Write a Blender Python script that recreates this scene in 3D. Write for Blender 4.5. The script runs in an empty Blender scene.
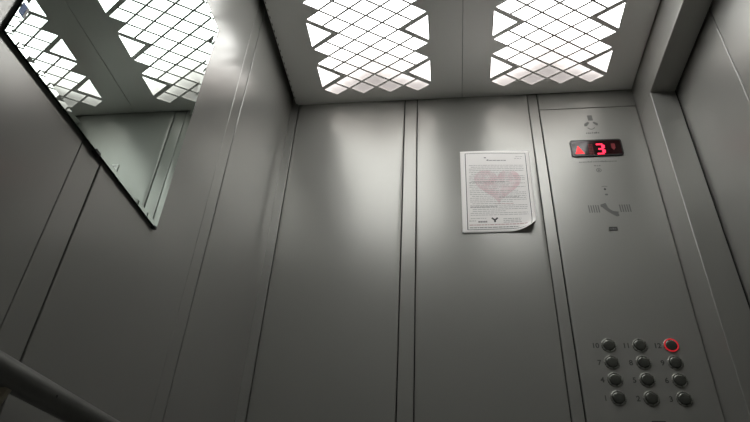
import bpy, bmesh, math, random
from mathutils import Vector, Matrix
random.seed(4)
sc = bpy.context.scene
COL = sc.collection
CZ = 0.72                      # eye height

# ------------------------------------------------------------------ helpers
def tag(o, label=None, cat=None, group=None, kind=None):
    if label: o['label'] = label
    if cat: o['category'] = cat
    if group: o['group'] = group
    if kind: o['kind'] = kind
    return o

def obj(name, bm, mat, parent=None, loc=(0, 0, 0), smooth=False, world=True):
    """bmesh in world coordinates -> one mesh object whose origin is loc (world)"""
    me = bpy.data.meshes.new(name)
    bmesh.ops.recalc_face_normals(bm, faces=bm.faces)
    off = Vector(loc)
    ploc = Vector((0, 0, 0))
    p = parent
    while p:
        ploc += p.location; p = p.parent
    if parent and tuple(loc) == (0, 0, 0):
        off = ploc.copy()
    bmesh.ops.translate(bm, verts=bm.verts, vec=-off)
    bm.to_mesh(me); bm.free()
    for m in (mat if isinstance(mat, (list, tuple)) else [mat]):
        me.materials.append(m)
    o = bpy.data.objects.new(name, me); COL.objects.link(o)
    o.location = off - ploc
    if parent: o.parent = parent
    if smooth:
        for pl in me.polygons: pl.use_smooth = True
    return o

def empty(name, loc, label=None, cat=None, group=None):
    o = bpy.data.objects.new(name, None); COL.objects.link(o)
    o.location = loc; o.empty_display_size = .05
    return tag(o, label, cat, group)

def box(bm, x0, x1, y0, y1, z0, z1, bev=0.0, seg=2):
    r = bmesh.ops.create_cube(bm, size=1)
    vs = r['verts']
    for v in vs:
        v.co = Vector((x0 + (v.co.x + .5) * (x1 - x0), y0 + (v.co.y + .5) * (y1 - y0), z0 + (v.co.z + .5) * (z1 - z0)))
    if bev > 0:
        es = list({e for v in vs for e in v.link_edges})
        bmesh.ops.bevel(bm, geom=es, offset=bev, segments=seg, affect='EDGES', profile=.5)
    return bm

def bxo(name, mat, x0, x1, y0, y1, z0, z1, bev=0.0, parent=None):
    return obj(name, box(bmesh.new(), x0, x1, y0, y1, z0, z1, bev), mat, parent)

def tube(bm, pts, r, n=20, cap=True):
    pts = [Vector(p) for p in pts]
    rings = []
    up = Vector((0, 0, 1))
    for i, p in enumerate(pts):
        t = (pts[min(i + 1, len(pts) - 1)] - pts[max(i - 1, 0)]).normalized()
        a = t.cross(up)
        if a.length < .05: a = t.cross(Vector((0, 1, 0)))
        a.normalize(); b = t.cross(a).normalized()
        rr = r[i] if isinstance(r, (list, tuple)) else r
        rings.append([bm.verts.new(p + rr * (math.cos(2 * math.pi * k / n) * a + math.sin(2 * math.pi * k / n) * b)) for k in range(n)])
    for i in range(len(rings) - 1):
        for k in range(n):
            bm.faces.new((rings[i][k], rings[i][(k + 1) % n], rings[i + 1][(k + 1) % n], rings[i + 1][k]))
    if cap:
        bm.faces.new(rings[0]); bm.faces.new(rings[-1][::-1])
    return bm

def lathe_y(bm, cx, cy, cz, prof, n=40):
    """profile of (radius, y offset towards the cabin = negative y) spun about a y axis"""
    rings = []
    for r, d in prof:
        if r < 1e-6: rings.append([bm.verts.new((cx, cy - d, cz))])
        else: rings.append([bm.verts.new((cx + r * math.cos(2 * math.pi * k / n), cy - d, cz + r * math.sin(2 * math.pi * k / n))) for k in range(n)])
    for a, b in zip(rings, rings[1:]):
        for k in range(n):
            k2 = (k + 1) % n
            if len(a) == 1 and len(b) == 1: continue
            if len(a) == 1: bm.faces.new((a[0], b[k2], b[k]))
            elif len(b) == 1: bm.faces.new((a[k], a[k2], b[0]))
            else: bm.faces.new((a[k], a[k2], b[k2], b[k]))
    return bm

def prism(bm, pts, ya, yb):
    """polygon of (x, z) points between two y planes"""
    a = [bm.verts.new((x, ya, z)) for x, z in pts]; b = [bm.verts.new((x, yb, z)) for x, z in pts]
    n = len(pts)
    bm.faces.new(a); bm.faces.new(b[::-1])
    for i in range(n): bm.faces.new((a[i], b[i], b[(i + 1) % n], a[(i + 1) % n]))
    return bm

def text_bm(s, cx, cz, h, y, thick=.0003, bold=0.0, center=True):
    """letters standing on the plane y, reading left to right for a viewer at smaller y"""
    cu = bpy.data.curves.new('t', 'FONT'); cu.body = s; cu.size = h / .7; cu.offset = bold
    cu.align_x = 'CENTER' if center else 'LEFT'
    o = bpy.data.objects.new('t', cu); COL.objects.link(o)
    dg = bpy.context.evaluated_depsgraph_get()
    me = o.evaluated_get(dg).to_mesh()
    bm = bmesh.new(); bm.from_mesh(me)
    o.evaluated_get(dg).to_mesh_clear()
    bpy.data.objects.remove(o); bpy.data.curves.remove(cu)
    for v in bm.verts: v.co = Vector((cx + v.co.x, y - thick, cz - h / 2 + v.co.y))
    return bm

# ------------------------------------------------------------------ materials
def mat(name, col, rough=.5, metal=0.0, spec=.5, coat=0.0, emit=None, es=0.0):
    m = bpy.data.materials.new(name); m.use_nodes = True
    b = m.node_tree.nodes['Principled BSDF']
    b.inputs['Base Color'].default_value = (*col, 1)
    b.inputs['Roughness'].default_value = rough
    b.inputs['Metallic'].default_value = metal
    b.inputs['Specular IOR Level'].default_value = spec
    b.inputs['Coat Weight'].default_value = coat
    if emit:
        b.inputs['Emission Color'].default_value = (*emit, 1); b.inputs['Emission Strength'].default_value = es
    return m

def add_noise(m, scale, lo, hi, r0, r1, bump=0.0, bscale=400):
    nt = m.node_tree; N = nt.nodes; L = nt.links; b = N['Principled BSDF']
    tc = N.new('ShaderNodeTexCoord')
    no = N.new('ShaderNodeTexNoise'); no.inputs['Scale'].default_value = scale; no.inputs['Detail'].default_value = 5
    L.new(tc.outputs['Object'], no.inputs['Vector'])
    mr = N.new('ShaderNodeMapRange'); mr.inputs['To Min'].default_value = r0; mr.inputs['To Max'].default_value = r1
    L.new(no.outputs['Fac'], mr.inputs['Value']); L.new(mr.outputs['Result'], b.inputs['Roughness'])
    mx = N.new('ShaderNodeMix'); mx.data_type = 'RGBA'
    mx.inputs['A'].default_value = (*lo, 1); mx.inputs['B'].default_value = (*hi, 1)
    L.new(no.outputs['Fac'], mx.inputs['Factor']); L.new(mx.outputs['Result'], b.inputs['Base Color'])
    if bump:
        n2 = N.new('ShaderNodeTexNoise'); n2.inputs['Scale'].default_value = bscale; n2.inputs['Detail'].default_value = 2
        L.new(tc.outputs['Object'], n2.inputs['Vector'])
        bp = N.new('ShaderNodeBump'); bp.inputs['Strength'].default_value = bump; bp.inputs['Distance'].default_value = .0005
        L.new(n2.outputs['Fac'], bp.inputs['Height']); L.new(bp.outputs['Normal'], b.inputs['Normal'])
    return m

WALLC = (.33, .328, .290)
def steel(name, k, r0, r1, spec=.5, metal=.34, WALLC=(.305, .304, .284)):
    m = mat(name, tuple(c * k for c in WALLC), .3, metal, spec)
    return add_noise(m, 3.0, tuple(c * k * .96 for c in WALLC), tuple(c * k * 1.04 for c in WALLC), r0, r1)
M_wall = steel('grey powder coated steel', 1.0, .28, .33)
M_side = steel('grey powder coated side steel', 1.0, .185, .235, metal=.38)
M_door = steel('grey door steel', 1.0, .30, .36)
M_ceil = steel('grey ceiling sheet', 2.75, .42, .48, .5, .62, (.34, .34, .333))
M_cop = steel('satin control panel steel', 1.0, .33, .38)
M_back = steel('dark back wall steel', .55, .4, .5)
M_floor = add_noise(mat('dark vinyl floor', (.1, .1, .095), .5), 30, (.5, .5, .48), (.6, .6, .58), .4, .6)
M_dark = mat('dark cavity', (.012, .012, .012), .8)
M_gapshade = mat('black gap shade', (.008, .008, .008), .7)  # black colour for the shade in the door gaps
M_rail = add_noise(mat('dull stainless rail', (.16, .16, .155), .35, .6), 20, (.12, .12, .115), (.18, .18, .17), .28, .4)
M_brkt = mat('bracket steel', (.32, .29, .22), .4, .4)
M_mirror = mat('mirror silver', (.53, .60, .565), 0.0, 1.0)
M_glassedge = mat('green glass edge', (.01, .035, .025), .08, 0, .8)
M_clip = mat('dark mirror clip', (.03, .03, .03), .3, .7)
M_paper = mat('paper white', (.88, .86, .84), .6, 0, .3)
M_ink = mat('black ink', (.05, .05, .05), .6)
M_inkg = mat('grey ink', (.44, .43, .42), .7)
M_inkm = mat('mid grey ink', (.30, .29, .29), .7)
M_pinkink = mat('pink ink', (.55, .36, .37), .7)
M_engrave = mat('engraved grey print', (.13, .13, .125), .6)
M_engrave2 = mat('dark number print', (.06, .06, .056), .6)
M_disp = mat('dark red display glass', (.02, .004, .005), .12, 0, .5)
M_dispb = mat('display bezel', (.012, .012, .012), .35)
M_red = mat('red led', (.3, 0, 0), .5, emit=(1.0, .012, .02), es=1.7)
M_pink = mat('bright red led digit', (.3, 0, 0), .5, emit=(1.0, .02, .07), es=2.2)
M_reddim = mat('unlit red led', (.1, .004, .01), .5, emit=(1, .01, .03), es=.05)
M_redring = mat('lit red halo', (.3, 0, 0), .5, emit=(1.0, .03, .05), es=.38)
M_bezel = add_noise(mat('button bezel', (.3, .3, .28), .3, .6), 200, (.24, .24, .22), (.32, .32, .29), .22, .34)
M_cap = mat('dark chrome button cap', (.13, .135, .12), .25, .7)
M_white = mat('white housing', (.7, .7, .7), .6)
M_screw = mat('dark screw', (.01, .01, .01), .5)
M_blue = mat('blue sticker', (.10, .22, .55), .5)
M_stwhite = mat('white sticker', (.7, .72, .75), .5)

# pink heart print: pink and paper white broken up by noise
M_heart = mat('pink heart print', (.6, .45, .46), .7)
nt = M_heart.node_tree; N = nt.nodes; L = nt.links
tc = N.new('ShaderNodeTexCoord'); no = N.new('ShaderNodeTexNoise'); no.inputs['Scale'].default_value = 45; no.inputs['Detail'].default_value = 3
cr = N.new('ShaderNodeValToRGB'); cr.color_ramp.elements[0].position = .38; cr.color_ramp.elements[0].color = (.84, .79, .78, 1)
cr.color_ramp.elements[1].position = .62; cr.color_ramp.elements[1].color = (.78, .62, .635, 1)
L.new(tc.outputs['Object'], no.inputs['Vector']); L.new(no.outputs['Fac'], cr.inputs['Fac']); L.new(cr.outputs['Color'], N['Principled BSDF'].inputs['Base Color'])

# lamp diffuser: the luminaire's own light, weaker where the tubes stop short of the far end
def lamp_mat(cx):
    m = bpy.data.materials.new('lamp diffuser'); m.use_nodes = True
    nt = m.node_tree; N = nt.nodes; L = nt.links
    b = N['Principled BSDF']; b.inputs['Base Color'].default_value = (.6, .6, .6, 1); b.inputs['Roughness'].default_value = .4
    tc = N.new('ShaderNodeTexCoord'); sp = N.new('ShaderNodeSeparateXYZ'); L.new(tc.outputs['Object'], sp.inputs[0])
    # object coords: x across (0 centre), y along (0 at the lamp centre)
    ax = N.new('ShaderNodeMath'); ax.operation = 'ABSOLUTE'; L.new(sp.outputs['X'], ax.inputs[0])
    sh = N.new('ShaderNodeMath'); sh.operation = 'MULTIPLY_ADD'; sh.inputs[1].default_value = -.42; L.new(ax.outputs[0], sh.inputs[0]); L.new(sp.outputs['Y'], sh.inputs[2])
    no = N.new('ShaderNodeTexNoise'); no.inputs['Scale'].default_value = 14; no.inputs['Detail'].default_value = 3; L.new(tc.outputs['Object'], no.inputs['Vector'])
    ad = N.new('ShaderNodeMath'); ad.operation = 'MULTIPLY_ADD'; ad.inputs[1].default_value = .07; L.new(no.outputs['Fac'], ad.inputs[0]); L.new(sh.outputs[0], ad.inputs[2])
    mr = N.new('ShaderNodeMapRange'); mr.interpolation_type = 'SMOOTHERSTEP'
    mr.inputs['From Min'].default_value = YMAX - YMID - .27; mr.inputs['From Max'].default_value = YMAX - YMID + .012
    mr.inputs['To Min'].default_value = 1.0; mr.inputs['To Max'].default_value = .0
    L.new(ad.outputs[0], mr.inputs['Value'])
    st = N.new('ShaderNodeMath'); st.operation = 'MULTIPLY_ADD'; st.inputs[1].default_value = LAMP; st.inputs[2].default_value = .42
    L.new(mr.outputs['Result'], st.inputs[0]); L.new(st.outputs[0], b.inputs['Emission Strength'])
    mc = N.new('ShaderNodeMix'); mc.data_type = 'RGBA'; mc.inputs['A'].default_value = (1, .91, .87, 1); mc.inputs['B'].default_value = (1, 1, .985, 1)
    L.new(mr.outputs['Result'], mc.inputs['Factor']); L.new(mc.outputs['Result'], b.inputs['Emission Color'])
    return m
LAMP = 5.3

# ------------------------------------------------------------------ cabin sizes
XL, XR, YF, YB = -.50, .575, 1.35, -.17
ZC, ZT = 2.095, 2.17
S = 'structure'
tag(bxo('floor', M_floor, XL - .05, .76, YB - .05, YF + .05, -.03, 0), kind=S)
tag(bxo('ceiling', M_dark, XL - .03, .76, YB - .03, YF + .03, ZT, ZT + .02), 'cabin roof above the lamp ceiling', kind=S)

G = .0016        # joint half gap
# front wall (the one facing us)
wf = bxo('wall_front', M_dark, XL - .03, XR + .02, YF + .010, YF + .03, 0, ZT); tag(wf, 'grey steel wall with the notice and the button panel', kind=S)
def fp(name, x0, x1, z0=0.0, z1=ZT, dy=0.0, m=M_wall, bev=.0016):
    return bxo(name, m, x0, x1, YF + dy, YF + .0099, z0, z1, bev, wf)
def bowed(name, x0, x1, bow, z0=0.0, z1=ZT, n=36, m=M_wall):
    bm = bmesh.new(); e = .0016
    xs = [x0, x0 + e * .3] + [x0 + e + (x1 - x0 - 2 * e) * i / n for i in range(n + 1)] + [x1 - e * .3, x1]
    def yy(x):
        t = 2 * (x - x0) / (x1 - x0) - 1
        d = min(x - x0, x1 - x); f = math.sqrt(max(0, 1 - (1 - min(1, d / e)) ** 2))
        return YF - bow * (1 - t * t) + e * (1 - f)
    a = [bm.verts.new((x, yy(x), z0)) for x in xs]; b = [bm.verts.new((x, yy(x), z1)) for x in xs]
    for i in range(len(xs) - 1): bm.faces.new((a[i], a[i + 1], b[i + 1], b[i]))
    c = [bm.verts.new(p) for p in ((x0, YF + .0099, z0), (x1, YF + .0099, z0), (x1, YF + .0099, z1), (x0, YF + .0099, z1))]
    a = [bm.verts.new(v.co) for v in a]; b = [bm.verts.new(v.co) for v in b]
    bm.faces.new((a[0], b[0], c[3], c[0])); bm.faces.new((a[-1], c[1], c[2], b[-1])); bm.faces.new(c)
    bm.faces.new(a + [c[1], c[0]]); bm.faces.new(b + [c[2], c[3]])
    o = obj(name, bm, m, wf)
    for p in o.data.polygons: p.use_smooth = len(p.vertices) == 4 and abs(p.normal.z) < .1 and abs(p.normal.x) < .95 and p.center.y < YF + .005
    return o
fp('corner_strip', XL - .004, -.4762, dy=.0005, bev=.0008)
bowed('wall_panel', -.4732, -.1272, .0040)
fp('joint_strip', -.1240, -.0870, dy=.002, bev=.0012)
bowed('wall_panel', -.0840, .2574, .0040)
fp('joint_strip', .2600, .2875, dy=.002, bev=.0012)
fp('wall_panel', .2905, .5750, z0=2.029)

# left wall, three panels and their joint strips (symmetric about the mirror)
wl = bxo('wall_left', M_dark, XL - .03, XL - .010, YB - .03, YF + .009, 0, ZT); tag(wl, 'grey steel side wall carrying the mirror and the handrail', kind=S)
def lp(name, y0, y1, dx=0.0, bev=.0016):
    return bxo(name, M_side, XL - .0099, XL - dx, y0, y1, 0, ZT, bev, wl)
lp('wall_panel', 1.0025, YF + .0085)
lp('joint_strip', .9565, 1.0005, .001)
lp('wall_panel', .6155, .9545)
lp('joint_strip', .5650, .6135, .001)
lp('wall_panel', .2235, .5630)
lp('joint_strip', .1785, .2205, .002)
lp('wall_panel', YB, .1755)

# back wall behind the viewer
wb = bxo('wall_back', M_dark, XL - .03, XR + .15, YB - .03, YB - .010, 0, ZT); tag(wb, kind=S)
for n, a, b in (('wall_panel', XL, -.1275), ('joint_strip', -.124, -.087), ('wall_panel', -.0835, .257), ('joint_strip', .26, .2875), ('wall_panel', .2905, XR)):
    bxo(n, M_back, a, b, YB - .0099, YB - (.002 if n == 'joint_strip' else 0), 0, ZT, .0016, wb)

# right wall: return, fascia over the opening, jamb reveals
XV = .642; YJ = 1.242; YJ2 = .385; ZL = 1.9725
bm = bmesh.new()
prof = [(XR, YF + .0099), (XR, YJ), (XV, YJ), (XV, YJ + .010), (XR + .012, YJ + .010), (XR + .012, YF + .0099)]
def vprism(bm, pts, z0, z1):
    a = [bm.verts.new((x, y, z0)) for x, y in pts]; b = [bm.verts.new((x, y, z1)) for x, y in pts]; n = len(pts)
    bm.faces.new(a); bm.faces.new(b[::-1])
    for i in range(n): bm.faces.new((a[i], b[i], b[(i + 1) % n], a[(i + 1) % n]))
vprism(bm, prof, 0, ZL)
def bevel_edge(bm, test, off=.002, seg=3):
    es = [e for e in bm.edges if test(*(v.co for v in e.verts))]
    bmesh.ops.bevel(bm, geom=es, offset=off, segments=seg, affect='EDGES', profile=.5)
bevel_edge(bm, lambda a, b: abs(a.x - XR) < 1e-5 and abs(b.x - XR) < 1e-5 and abs(a.y - YJ) < 1e-5 and abs(b.y - YJ) < 1e-5, .0025)
wr = obj('wall_right', bm, M_wall); tag(wr, 'grey steel return and door frame beside the sliding door', kind=S)
bm = bmesh.new()
prof = [(XR, YJ2 - .2), (XR, YJ2), (XV, YJ2), (XV, YJ2 - .01), (XR + .012, YJ2 - .01), (XR + .012, YJ2 - .2)]
vprism(bm, prof, 0, ZL); obj('door_jamb', bm, M_wall, wr)
bm = bmesh.new(); box(bm, XR, XR + .012, YB, YJ2 - .2, 0, ZL); obj('wall_panel', bm, M_wall, wr)
# lintel: fascia sheet folded under into the soffit
bm = bmesh.new()
pr = [(XR, ZT), (XR, ZL), (XV, ZL), (XV, ZL + .010), (XR + .012, ZL + .010), (XR + .012, ZT)]
a = [bm.verts.new((x, YB, z)) for x, z in pr]; b = [bm.verts.new((x, YF + .0099, z)) for x, z in pr]
bm.faces.new(a); bm.faces.new(b[::-1])
for i in range(6): bm.faces.new((a[i], b[i], b[(i + 1) % 6], a[(i + 1) % 6]))
bevel_edge(bm, lambda p, q: abs(p.x - XR) < 1e-5 and abs(q.x - XR) < 1e-5 and abs(p.z - ZL) < 1e-5 and abs(q.z - ZL) < 1e-5, .0025)
obj('door_lintel', bm, M_wall, wr)
# dark landing side behind the door gaps
tag(bxo('trim_door', M_dark, .70, .72, YB - .03, YF + .03, 0, ZT, 0), 'dark shaft side behind the doors', kind=S)

# sliding door, narrow leaves
XD = .649
def door(i, y0, y1, edge=None):
    d = bxo('door_%d' % i, M_door, XD, XD + .025, y0, y1, .004, 2.03, .0022)
    tag(d, ['grey steel door leaf next to the black gap at the frame', 'grey steel door leaf past the bright seam, at the right edge', 'grey steel door leaf farthest towards the viewer'][i - 1], kind=S)
    if edge: bxo('gap_shade_strip', M_gapshade, XD - .004, XD - .0005, edge[0], edge[1], .004, 2.02, 0, d)  # added black strip, paints the shade in the gap behind the reveal
    return d
d1 = door(1, .9815, 1.325, (1.249, 1.27))
bxo('gap_shade_strip', M_gapshade, XD - .004, XD - .0005, .985, 1.248, 1.982, 2.0, 0, d1)  # added black strip, paints the shade of the gap under the lintel
d2 = door(2, .690, .979)
bxo('gap_shade_strip', M_gapshade, XD - .004, XD - .0005, .692, .978, 1.982, 2.0, 0, d2)  # same painted gap shade, carried on over the second leaf
door(3, .33, .6875)

# ------------------------------------------------------------------ ceiling sheets and the two lattice lamps
W, H = .0861, .0537
XA, XB = -.3830, .1407
Y0 = 1.285                      # centre of the last row of lozenges
NR = 15
YMAX = Y0 + H / 2; YMIN = Y0 - (NR - 1) * H - H / 2
YMID = (YMAX + YMIN) / 2
def sheet(name, x0, x1, hx0, hx1, label):
    bm = bmesh.new()
    y0, y1 = YB + .012, YF - .003
    xs = [x0, hx0, hx1, x1]; ys = [y0, YMIN, YMAX, y1]
    g = [[bm.verts.new((x, y, ZC)) for y in ys] for x in xs]
    for i in range(3):
        for j in range(3):
            if i == 1 and j == 1: continue
            bm.faces.new((g[i][j], g[i + 1][j], g[i + 1][j + 1], g[i][j + 1]))
    # folded up rim
    for pa, pb in (((x0, y0), (x1, y0)), ((x1, y0), (x1, y1)), ((x1, y1), (x0, y1)), ((x0, y1), (x0, y0))):
        v = [bm.verts.new((*pa, ZC)), bm.verts.new((*pb, ZC)), bm.verts.new((*pb, ZC + .022)), bm.verts.new((*pa, ZC + .022))]
        bm.faces.new(v)
    bmesh.ops.remove_doubles(bm, verts=bm.verts, dist=1e-5)
    o = obj(name, bm, M_ceil); return tag(o, label, kind=S)
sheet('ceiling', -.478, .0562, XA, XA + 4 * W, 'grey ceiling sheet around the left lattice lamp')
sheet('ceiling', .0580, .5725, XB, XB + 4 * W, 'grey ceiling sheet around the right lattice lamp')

for nm, xa, xb in (('trim_left', -.4850, -.4788),):
    bm = bmesh.new(); box(bm, xa, xb, YB + .012, YF - .004, ZC + .0035, ZC + .020)
    tr = obj(nm, bm, M_ceil); tag(tr, 'recessed grey edge strip between ceiling sheet and mirror wall', kind=S)
    bm = bmesh.new()
    for k in range(60): box(bm, xa + .0018, xa + .0036, YF - .03 - k * .024 - .008, YF - .03 - k * .024, ZC + .0031, ZC + .0034)
    obj('vent_slots', bm, M_dark, tr)
def lamp(x0, label):
    cx = x0 + 2 * W
    root = empty('ceiling_light', (cx, YMID, ZC), label, 'ceiling light', 'lattice ceiling lights')
    bm = bmesh.new()
    P = lambda u, r: (x0 + u * W, Y0 - r * H)
    def ring(pts, t, ins):
        """pts outer polygon (xy), ins inner polygon; quads in between"""
        a = [bm.verts.new((*p, ZC)) for p in pts]; b = [bm.verts.new((*p, ZC)) for p in ins]
        n = len(a)
        for i in range(n): bm.faces.new((a[i], a[(i + 1) % n], b[(i + 1) % n], b[i]))
    def solid(*pts): bm.faces.new([bm.verts.new((*P(*p), ZC)) for p in pts])
    k = 1 - 2 * .0031 / (W * H / math.hypot(W, H))   # lozenge shrink for thin bars
    def loz(u, r):
        out = [P(u - .5, r), P(u, r - .5), P(u + .5, r), P(u, r + .5)]
        c = P(u, r)
        ring(out, 0, [(c[0] + (p[0] - c[0]) * k, c[1] + (p[1] - c[1]) * k) for p in out])
    for r in range(NR):
        for i in range(4):
            if i in (0, 3) and r % 3 == 1: continue
            loz(i + .5, r)
    for r in range(NR - 1):
        for i in (1, 2, 3): loz(i, r + .5)
        if r % 3 == 2:                       # solid half lozenges at the sides
            solid((0, r), (.5, r + .5), (0, r + 1)); solid((4, r), (3.5, r + .5), (4, r + 1))
    for r in range(1, NR, 3):                # triangles
        dy = .0125 / H; dx = .0215 / W
        for s in (0, 1):
            f = (lambda u: u) if s == 0 else (lambda u: 4 - u)
            ring([P(f(0), r - 1), P(f(1), r), P(f(0), r + 1)], 0, [P(f(.012), r - 1 + dy), P(f(1 - dx), r), P(f(.012), r + 1 - dy)])
    for r, e in ((0, -.5), (NR - 1, NR - .5)):
        for i in (1, 2, 3): solid((i - .5, e), (i, r), (i + .5, e))
        solid((0, e), (.5, e), (0, r)); solid((4, e), (3.5, e), (4, r))
    bmesh.ops.remove_doubles(bm, verts=bm.verts, dist=1e-5)
    for f in bm.faces:
        f.normal_update()
        if f.normal.z > 0: f.normal_flip()
    me_o = None
    me = bpy.data.meshes.new('lattice_grille'); bmesh.ops.translate(bm, verts=bm.verts, vec=(-cx, -YMID, -ZC)); bm.to_mesh(me); bm.free()
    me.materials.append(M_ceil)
    g = bpy.data.objects.new('lattice_grille', me); COL.objects.link(g); g.parent = root
    so = g.modifiers.new('thick', 'SOLIDIFY'); so.thickness = .0012; so.offset = -1
    bm = bmesh.new(); box(bm, x0 - .006, x0 + 4 * W + .006, YMIN - .004, YMAX + .006, ZC + .006, ZC + .009)
    obj('diffuser', bm, lamp_mat(cx), root)
    bm = bmesh.new()
    xa, xb, ya, yb, za, zb = x0 - .010, x0 + 4 * W + .010, YMIN - .008, YMAX + .010, ZC + .0022, ZC + .05
    for q in ((xa, xa + .002, ya, yb), (xb - .002, xb, ya, yb), (xa, xb, ya, ya + .002), (xa, xb, yb - .002, yb)): box(bm, *q, za, zb)
    box(bm, xa, xb, ya, yb, zb, zb + .002)
    obj('lamp_housing', bm, M_white, root)
lamp(XA, 'left of the two lozenge lattice ceiling lamps, on the mirror side')
lamp(XB, 'right of the two lozenge lattice ceiling lamps, on the door side')

# ------------------------------------------------------------------ mirror
MY0, MY1, MZ0, MZ1 = .379, .793, 1.248, 1.776
MT = XL + .0058                 # silvered face
mr = empty('wall_mirror', (XL, (MY0 + MY1) / 2, MZ0), 'frameless rectangular mirror on the left wall reflecting the ceiling lamps', 'mirror')
bm = bmesh.new(); B = .008; BD = -.0002
o_ = [(MY0, MZ0), (MY1, MZ0), (MY1, MZ1), (MY0, MZ1)]; i_ = [(MY0 + B, MZ0 + B), (MY1 - B, MZ0 + B), (MY1 - B, MZ1 - B), (MY0 + B, MZ1 - B)]
vo = [bm.verts.new((MT - BD, y, z)) for y, z in o_]; vi = [bm.verts.new((MT, y, z)) for y, z in i_]
bm.faces.new(vi)
for i in range(4): bm.faces.new((vo[i], vo[(i + 1) % 4], vi[(i + 1) % 4], vi[i]))
vb = [bm.verts.new((MT - .0032, y, z)) for y, z in o_]
side_f = [bm.faces.new((vb[i], vb[(i + 1) % 4], vo[(i + 1) % 4], vo[i])) for i in range(4)]
bf = bm.faces.new(vb[::-1])
for f in side_f + [bf]: f.material_index = 1
obj('mirror_glass', bm, [M_mirror, M_glassedge], mr)
bm = bmesh.new(); box(bm, XL - .0005, MT - .0034, MY0 + .012, MY1 - .012, MZ0 + .008, MZ1 - .008, .001); obj('backing_board', bm, M_dark, mr)
def clip(y, z, w=.010, sgn=1):
    bm = bmesh.new()
    box(bm, XL + .0002, MT + .0012, y - w / 2, y + w / 2, z - .0025 * sgn, z - .0005 * sgn, .0004)
    box(bm, MT + .0003, MT + .0013, y - w / 2, y + w / 2, z - .0025 * sgn, z + .0025 * sgn, .0004)
    obj('mirror_clip', bm, M_clip, mr)
clip(.592, MZ0, .012); clip(.788, MZ0, .008); clip(.592, MZ1, .012, -1)
st = bmesh.new(); box(st, MT + .0002, MT + .0006, MY0 + .001, MY0 + .012, 1.285, 1.302)
so = obj('sticker', st, M_blue, None, (MT, MY0 + .006, 1.293)); tag(so, 'tiny blue and white sticker on the edge of the mirror', 'sticker')
st = bmesh.new(); box(st, MT + .0006, MT + .0008, MY0 + .0085, MY0 + .012, 1.285, 1.302); obj('sticker_band', st, M_stwhite, so)

# ------------------------------------------------------------------ handrail
RX, RZ, RR = -.438, .9015, .0148
hr = empty('handrail', (XL, .59, RZ), 'dark round metal handrail along the left wall, in the lower left corner', 'handrail')
pts = [(XL + .001, 1.10, RZ)]
for k in range(0, 9):
    a = math.pi / 2 * k / 8
    pts.append((RX - .035 + .035 * math.sin(a), 1.10 - .035 + .035 * math.cos(a) , RZ))
pts = [(XL + .001, 1.10, RZ)] + pts[1:]
n2 = [(RX, 1.0 - .1 * i, RZ) for i in range(9)]
pts += n2
for k in range(9):
    a = math.pi / 2 * k / 8
    pts.append((RX - .035 + .035 * math.cos(a), .08 + .035 - .035 * math.sin(a), RZ))
pts.append((XL + .001, .08, RZ))
obj('rail', tube(bmesh.new(), pts, RR, 32), M_rail, hr, smooth=True)
for y in (.530, .93, .22):
    bm = bmesh.new()
    tube(bm, [(XL + .003, y, RZ - .034), (XL + .030, y, RZ - .034), (RX - .014, y, RZ - .031), (RX - .004, y, RZ - .024), (RX, y, RZ - .012)], [.0075] * 5, 16)
    box(bm, XL + .0005, XL + .005, y - .025, y + .025, RZ - .060, RZ - .008, .0015)
    obj('rail_bracket', bm, M_brkt, hr, smooth=False)
bm = bmesh.new()
sd = Vector((.93, 0, -.10)).normalized(); sp0 = Vector((RX, .592, RZ)) + sd * (RR - .0006)
tube(bm, [sp0, sp0 + sd * .0008], .0016, 12); obj('screw', bm, M_screw, hr)

# ------------------------------------------------------------------ control panel
PX0, PX1 = .2905, .5735
cp = empty('lift_control_panel', ((PX0 + PX1) / 2, YF, .9), 'tall satin steel lift control panel with floor display and round buttons', 'control panel')
obj('faceplate', box(bmesh.new(), PX0, PX1, YF, YF + .0099, .30, 2.0265, .0013), M_cop, cp)
obj('lower_plate', box(bmesh.new(), PX0, PX1, YF, YF + .0099, 0.0, .2965, .0013), M_cop, cp)
# display
dx0, dx1, dz0, dz1 = .3605, .5045, 1.835, 1.896
def rrect(x0, x1, z0, z1, r, n=6):
    pts = []
    for cx, cz, a0 in ((x1 - r, z1 - r, 0), (x0 + r, z1 - r, 90), (x0 + r, z0 + r, 180), (x1 - r, z0 + r, 270)):
        for k in range(n + 1):
            a = math.radians(a0 + 90 * k / n); pts.append((cx + r * math.cos(a), cz + r * math.sin(a)))
    return pts
disp = obj('floor_display', prism(bmesh.new(), rrect(dx0, dx1, dz0, dz1, .008), YF - .004, YF - .0002), M_dispb, cp)
obj('display_window', prism(bmesh.new(), rrect(dx0 + .004, dx1 - .004, dz0 + .004, dz1 - .005, .004), YF - .0044, YF - .0041), M_disp, disp)
yd = YF - .0045
tri = prism(bmesh.new(), [(.3715, 1.8435), (.3965, 1.8435), (.3810, 1.8735)], yd - .0003, yd)
o = obj('up_arrow', tri, M_red, disp); tag(o, 'lit red up arrow')
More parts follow.
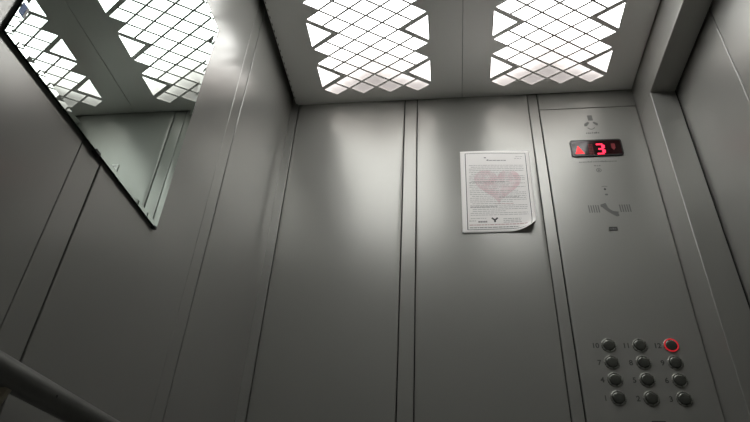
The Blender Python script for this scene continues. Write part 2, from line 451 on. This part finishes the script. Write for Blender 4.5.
# digit 3 of a dot matrix
bm = bmesh.new()
rows = ["11110", "00011", "00011", "01110", "00011", "00011", "11110"]
px, pz = .0047, .0058
for r_, row in enumerate(rows):
    for c, ch in enumerate(row):
        if ch == '1':
            x = .4345 + c * px; z = 1.8765 - r_ * pz
            box(bm, x - .0022, x + .0022, yd - .0003, yd, z - .0027, z + .0027)
o = obj('floor_digit', bm, M_pink, disp); tag(o, 'lit red figure 3')
dn = prism(bmesh.new(), [(.4735, 1.878), (.4845, 1.878), (.4845, 1.862), (.479, 1.853), (.4735, 1.862)], yd - .0002, yd)
o = obj('down_arrow', dn, M_reddim, disp); tag(o, 'unlit down arrow')
bm = bmesh.new()
for c in range(3):
    for r_ in range(7):
        x = .4115 + c * .0045; z = 1.8765 - r_ * pz
        box(bm, x - .0016, x + .0016, yd - .0002, yd, z - .0016, z + .0016)
obj('unlit_digit', bm, M_reddim, disp)

# prints and small holes
ye = YF - .0001
def ep(name, bm, m=M_engrave, label=None):
    o = obj(name, bm, m, cp)
    if label: tag(o, label)
    return o
# maker's emblem: block with two wings and a bow under it, words below
bm = bmesh.new()
prism(bm, [(.4265, 1.975), (.4405, 1.975), (.4400, 1.996), (.4260, 1.996)], ye - .0003, ye)
prism(bm, [(.4120, 1.953), (.4200, 1.953), (.4290, 1.966), (.4240, 1.970), (.4130, 1.962)], ye - .0003, ye)
prism(bm, [(.4380, 1.966), (.4470, 1.955), (.4520, 1.955), (.4520, 1.963), (.4420, 1.970)], ye - .0003, ye)
for k in range(8):
    a0 = math.radians(205 + k * 16.25); a1 = math.radians(205 + (k + 1) * 16.25)
    c = (.4310, 1.951)
    prism(bm, [(c[0] + r * math.cos(a), c[1] + r * math.sin(a)) for r, a in ((.0095, a0), (.012, a0), (.012, a1), (.0095, a1))], ye - .0003, ye)
ep('emblem', bm)
def words(x0, x1, z, h, n, y=ye, thick=.0003, fill=.85):
    """a run of unreadable small print"""
    bm = bmesh.new(); x = x0
    step = (x1 - x0) / n
    for i in range(n):
        w = step * fill * random.uniform(.55, 1)
        hh = h * random.choice((.7, .7, 1.0))
        box(bm, x, x + w, y - thick, y, z - h / 2, z - h / 2 + hh); x += step
    return bm
ep('printed_text', words(.413, .4525, 1.926, .0062, 7))
ep('printed_text', words(.3775, .4815, 1.8165, .0045, 22))
ep('printed_text', words(.417, .437, 1.8015, .0035, 3))
bm = bmesh.new()
lathe_y(bm, .427, ye, 1.785, [(.0072, 0), (.0072, .0003), (.0052, .0003), (.0052, 0)], 20)
prism(bm, [(.424, 1.785), (.427, 1.781), (.430, 1.785), (.427, 1.789)], ye - .0003, ye)
ep('round_symbol', bm)
# microphone hole and marks
ep('microphone_hole', lathe_y(bmesh.new(), .4324, YF, 1.7185, [(0, .0002), (.0026, .0002), (.0030, 0)], 16), M_screw)
bm = bmesh.new()
for k in range(6):
    a0 = math.radians(60 + k * 10); a1 = math.radians(70 + k * 10)
    prism(bm, [(.4324 + r * math.cos(a), 1.7135 + r * math.sin(a)) for r, a in ((.014, a0), (.0155, a0), (.0155, a1), (.014, a1))], ye - .0003, ye)
prism(bm, rrect(.4295, .4370, 1.6970, 1.7025, .002), ye - .0003, ye)
ep('microphone_symbol', bm)
# loudspeaker slots either side of the handset sign
for x0 in (.3795, .4600):
    bm = bmesh.new()
    for k in range(5):
        x = x0 + k * .0062
        prism(bm, [(x, 1.641), (x + .0030, 1.641), (x + .0022, 1.665), (x - .0008, 1.665)], ye - .0003, ye)
    ep('speaker_slots', bm)
bm = bmesh.new()
hs = [(.4335, 1.6855, .0058), (.4360, 1.6790, .0056), (.4405, 1.6705, .0040), (.4470, 1.6625, .0036), (.4545, 1.6565, .0040), (.4620, 1.6530, .0056), (.4680, 1.6515, .0058)]
DX, DZ = -.0150, -.0165
hs = [(x + DX, z + DZ, r) for x, z, r in hs]
L_, R_ = [], []
for i, (x, z, r) in enumerate(hs):
    a = hs[max(i - 1, 0)]; b = hs[min(i + 1, len(hs) - 1)]
    t = Vector((b[0] - a[0], b[1] - a[1])).normalized(); nn = Vector((-t.y, t.x))
    r *= 1.3
    L_.append((x + nn.x * r, z + nn.y * r)); R_.append((x - nn.x * r, z - nn.y * r))
for i in range(len(hs) - 1): prism(bm, [L_[i], L_[i + 1], R_[i + 1], R_[i]], ye - .0003, ye)
for cx, cz in ((.4305 + DX, 1.679 + DZ), (.4635 + DX, 1.648 + DZ)): prism(bm, rrect(cx - .004, cx + .006, cz - .004, cz + .005, .003, 3), ye - .00035, ye)
ep('telephone_symbol', bm)
bm = bmesh.new(); prism(bm, rrect(.4210, .4425, 1.5820, 1.5940, .002), ye - .0008, ye)
t = ep('small_indicator', bm, mat('indicator', (.05, .05, .048), .4))
obj('indicator_marks', words(.424, .440, 1.588, .005, 3, ye - .0008), M_engrave, t)

# buttons
bx = [.3655, .4345, .5030]; bz = [1.2670, 1.2262, 1.1860, 1.1447]
nums = [['10', '11', '12'], ['7', '8', '9'], ['4', '5', '6'], ['1', '2', '3']]
def cap_mesh(bm):
    return lathe_y(bm, 0, 0, 0, [(.0130, 0), (.0130, .0028), (.0123, .0040), (.0100, .0047), (.0060, .0052), (0, .0054)], 40)
def bez_mesh(bm):
    return lathe_y(bm, 0, 0, 0, [(.0172, 0), (.0172, .0010), (.0162, .0022), (.0146, .0024), (.0134, .0018), (.0132, 0)], 40)
def ring_mesh(bm):
    return lathe_y(bm, 0, 0, 0, [(.0160, .0022), (.0158, .0036), (.0146, .0042), (.0134, .0038), (.0131, .0020)], 40)
first = None
for i in range(4):
    for j in range(3):
        loc = Vector((bx[j], YF - .0001, bz[i]))
        if first is None:
            bm = cap_mesh(bmesh.new()); bmesh.ops.translate(bm, verts=bm.verts, vec=loc)
            c = obj('floor_button', bm, M_cap, cp, loc, smooth=True)
            bm = bez_mesh(bmesh.new()); bmesh.ops.translate(bm, verts=bm.verts, vec=loc)
            bz_ = obj('button_bezel', bm, M_bezel, c, smooth=True)
            first = (c, bz_)
        else:
            c = first[0].copy(); COL.objects.link(c); c.location = loc - cp.location
            b2 = first[1].copy(); COL.objects.link(b2); b2.parent = c
        if (i, j) == (0, 2):
            bm = ring_mesh(bmesh.new()); bmesh.ops.translate(bm, verts=bm.verts, vec=loc)
            o = obj('light_ring', bm, M_redring, c, smooth=True); tag(o, 'glowing red ring'); tag(c, 'call button for floor 12, lit by a red ring')
        w = .0105 if len(nums[i][j]) == 1 else .0065
        nb = text_bm(nums[i][j], bx[j] - (.0275 if len(nums[i][j]) == 1 else .0300), bz[i] - .0005, .0118, ye, .0003, .00035)
        obj('button_number', nb, M_engrave2, cp)
bm = bmesh.new(); prism(bm, rrect(.4245, .4540, 1.078, 1.0965, .002), ye - .0006, ye)
ep('small_plate', bm, mat('small plate', (.055, .055, .05), .4))

# ------------------------------------------------------------------ notice
TL, TR, BL, BR = (.0425, 1.8660), (.2415, 1.8630), (.0400, 1.5790), (.2380, 1.5825)
def bowy(x):
    t = 2 * (x + .0840) / (.2574 + .0840) - 1
    return .0040 * (1 - t * t)
def surf(u, v, off=0.0):
    x = (TL[0] * (1 - u) + TR[0] * u) * (1 - v) + (BL[0] * (1 - u) + BR[0] * u) * v
    z = (TL[1] * (1 - u) + TR[1] * u) * (1 - v) + (BL[1] * (1 - u) + BR[1] * u) * v
    t = max(0.0, (u - .72) * .9 + (v - .86) * 2.2) if v > .80 and u > .6 else 0.0
    t = max(0.0, (u * .55 + v - 1.33) / .22)
    lift = .024 * t * t * min(1, 1)
    wave = .0010 * math.sin(u * 5.0 + v * 3) + .0008 * math.sin(v * 9)
    x -= .010 * t * t; z += .016 * t * t
    return Vector((x, YF - bowy(x) - .0022 - wave - lift - off, z))
def patch(bm, u0, u1, v0, v1, off, nu=1, nv=1):
    g = [[bm.verts.new(surf(u0 + (u1 - u0) * i / nu, v0 + (v1 - v0) * j / nv, off)) for j in range(nv + 1)] for i in range(nu + 1)]
    for i in range(nu):
        for j in range(nv): bm.faces.new((g[i][j], g[i][j + 1], g[i + 1][j + 1], g[i + 1][j]))
nc = empty('notice', (.14, YF, 1.58), 'white printed notice sheet with pink heart and curling corner, on grey wall', 'paper notice')
bm = bmesh.new(); patch(bm, 0, 1, 0, 1, 0, 40, 50)
p = obj('paper_sheet', bm, M_paper, nc, smooth=True); so = p.modifiers.new('t', 'SOLIDIFY'); so.thickness = .0003; so.offset = 0
O1 = .0004
bm = bmesh.new(); e = .006
patch(bm, .070, .070 + .010, .030, .965, O1, 1, 40); patch(bm, .938, .946, .030, .965, O1, 1, 40)
patch(bm, .070, .946, .030, .0345, O1, 30, 1); patch(bm, .070, .946, .961, .9655, O1, 30, 1)
obj('printed_border', bm, M_ink, nc)
def line(bm, u0, u1, v, h, word=.03, gap=.008):
    u = u0
    while u < u1:
        w = min(random.uniform(.4, 1.4) * word, u1 - u)
        if w < .004: break
        patch(bm, u, u + w, v, v + h, O1 + .0001, 1, 1); u += w + gap
# heart
bm = bmesh.new()
def hpt(t):
    x = 16 * math.sin(t) ** 3; y = 13 * math.cos(t) - 5 * math.cos(2 * t) - 2 * math.cos(3 * t) - math.cos(4 * t)
    return (.52 + x / 16 * .33, .425 - y / 17 * .245)
n = 48; K = 6
cen = (.52, .46)
rings = []
for k in range(1, K + 1):
    rings.append([bm.verts.new(surf(cen[0] + (hpt(2 * math.pi * i / n)[0] - cen[0]) * k / K, cen[1] + (hpt(2 * math.pi * i / n)[1] - cen[1]) * k / K, O1 - .0001)) for i in range(n)])
c0 = bm.verts.new(surf(*cen, O1 - .0001))
for i in range(n):
    bm.faces.new((c0, rings[0][i], rings[0][(i + 1) % n]))
    for k in range(K - 1): bm.faces.new((rings[k][i], rings[k + 1][i], rings[k + 1][(i + 1) % n], rings[k][(i + 1) % n]))
o = obj('printed_heart', bm, M_heart, nc); tag(o, 'faded pink heart print')
# text
bm = bmesh.new()
line(bm, .38, .66, .125, .010, .05); patch(bm, .345, .375, .085, .100, O1); patch(bm, .385, .41, .118, .130, O1)
line(bm, .22, .34, .868, .018, .022, .003)
obj('heading_text', bm, M_inkm, nc)
bm = bmesh.new()
v = .19
while v < .80:
    line(bm, .12 + (0 if int(v * 100) % 3 else .03), .90 if random.random() < .75 else random.uniform(.5, .8), v, .006, .045)
    v += .0225
line(bm, .80, .90, .075, .006, .03); line(bm, .78, .88, .10, .006, .03)
for k in range(3): line(bm, .56, .80, .845 + k * .020, .007, .04)
line(bm, .10, .19, .862, .008, .03); line(bm, .12, .33, .835, .006)
obj('body_text', bm, M_inkg, nc)
bm = bmesh.new()
line(bm, .12, .62, .40, .0065, .05); line(bm, .52, .80, .585, .0065, .05); line(bm, .12, .50, .70, .0065, .05); line(bm, .10, .76, .938, .0085, .05)
obj('bold_text', bm, M_inkm, nc)
bm = bmesh.new(); line(bm, .10, .88, .908, .0085, .05); line(bm, .46, .72, .665, .006, .04); obj('pink_text', bm, M_pinkink, nc)
bm = bmesh.new()
def stroke(a, b, w):
    d = Vector((b[0] - a[0], (b[1] - a[1]) * 1.45)).normalized(); nx, ny = -d.y * w, d.x * w / 1.45
    bm.faces.new([bm.verts.new(surf(q[0], q[1], O1 + .0001)) for q in ((a[0] - nx, a[1] - ny), (b[0] - nx, b[1] - ny), (b[0] + nx, b[1] + ny), (a[0] + nx, a[1] + ny))])
stroke((.405, .835), (.445, .862), .012); stroke((.485, .835), (.445, .862), .012); stroke((.445, .855), (.445, .885), .012)
obj('printed_logo', bm, M_ink, nc)

# ------------------------------------------------------------------ camera, world, view
cam = bpy.data.cameras.new('camera'); co = bpy.data.objects.new('camera', cam); COL.objects.link(co)
V = Vector((51, -848, 0)); D = Vector((82, 412, 0)); f = math.sqrt(-(V.dot(D))); V.z = D.z = f
U = V.normalized(); Yv = D.normalized(); X = Yv.cross(U).normalized()
if X.x < 0: X = -X
# image axes (right, down, forward) in world terms
right = Vector((X.x, Yv.x, U.x)); down = Vector((X.y, Yv.y, U.y)); fwd = Vector((X.z, Yv.z, U.z))
mw = Matrix(((right.x, -down.x, -fwd.x, 0), (right.y, -down.y, -fwd.y, 0), (right.z, -down.z, -fwd.z, CZ), (0, 0, 0, 1)))
q = mw.to_quaternion(); co.rotation_mode = 'QUATERNION'; co.rotation_quaternion = q; co.location = (0, 0, CZ)
cam.sensor_width = 36; cam.lens = 36 * f / 750; cam.clip_start = .01
sc.camera = co
w = bpy.data.worlds.new('world'); sc.world = w; w.use_nodes = True
w.node_tree.nodes['Background'].inputs[0].default_value = (0, 0, 0, 1)
sc.view_settings.view_transform = 'Standard'; sc.view_settings.look = 'None'; sc.view_settings.gamma = 1
sc.view_settings.use_curve_mapping = False; sc.view_settings.exposure = 0.0
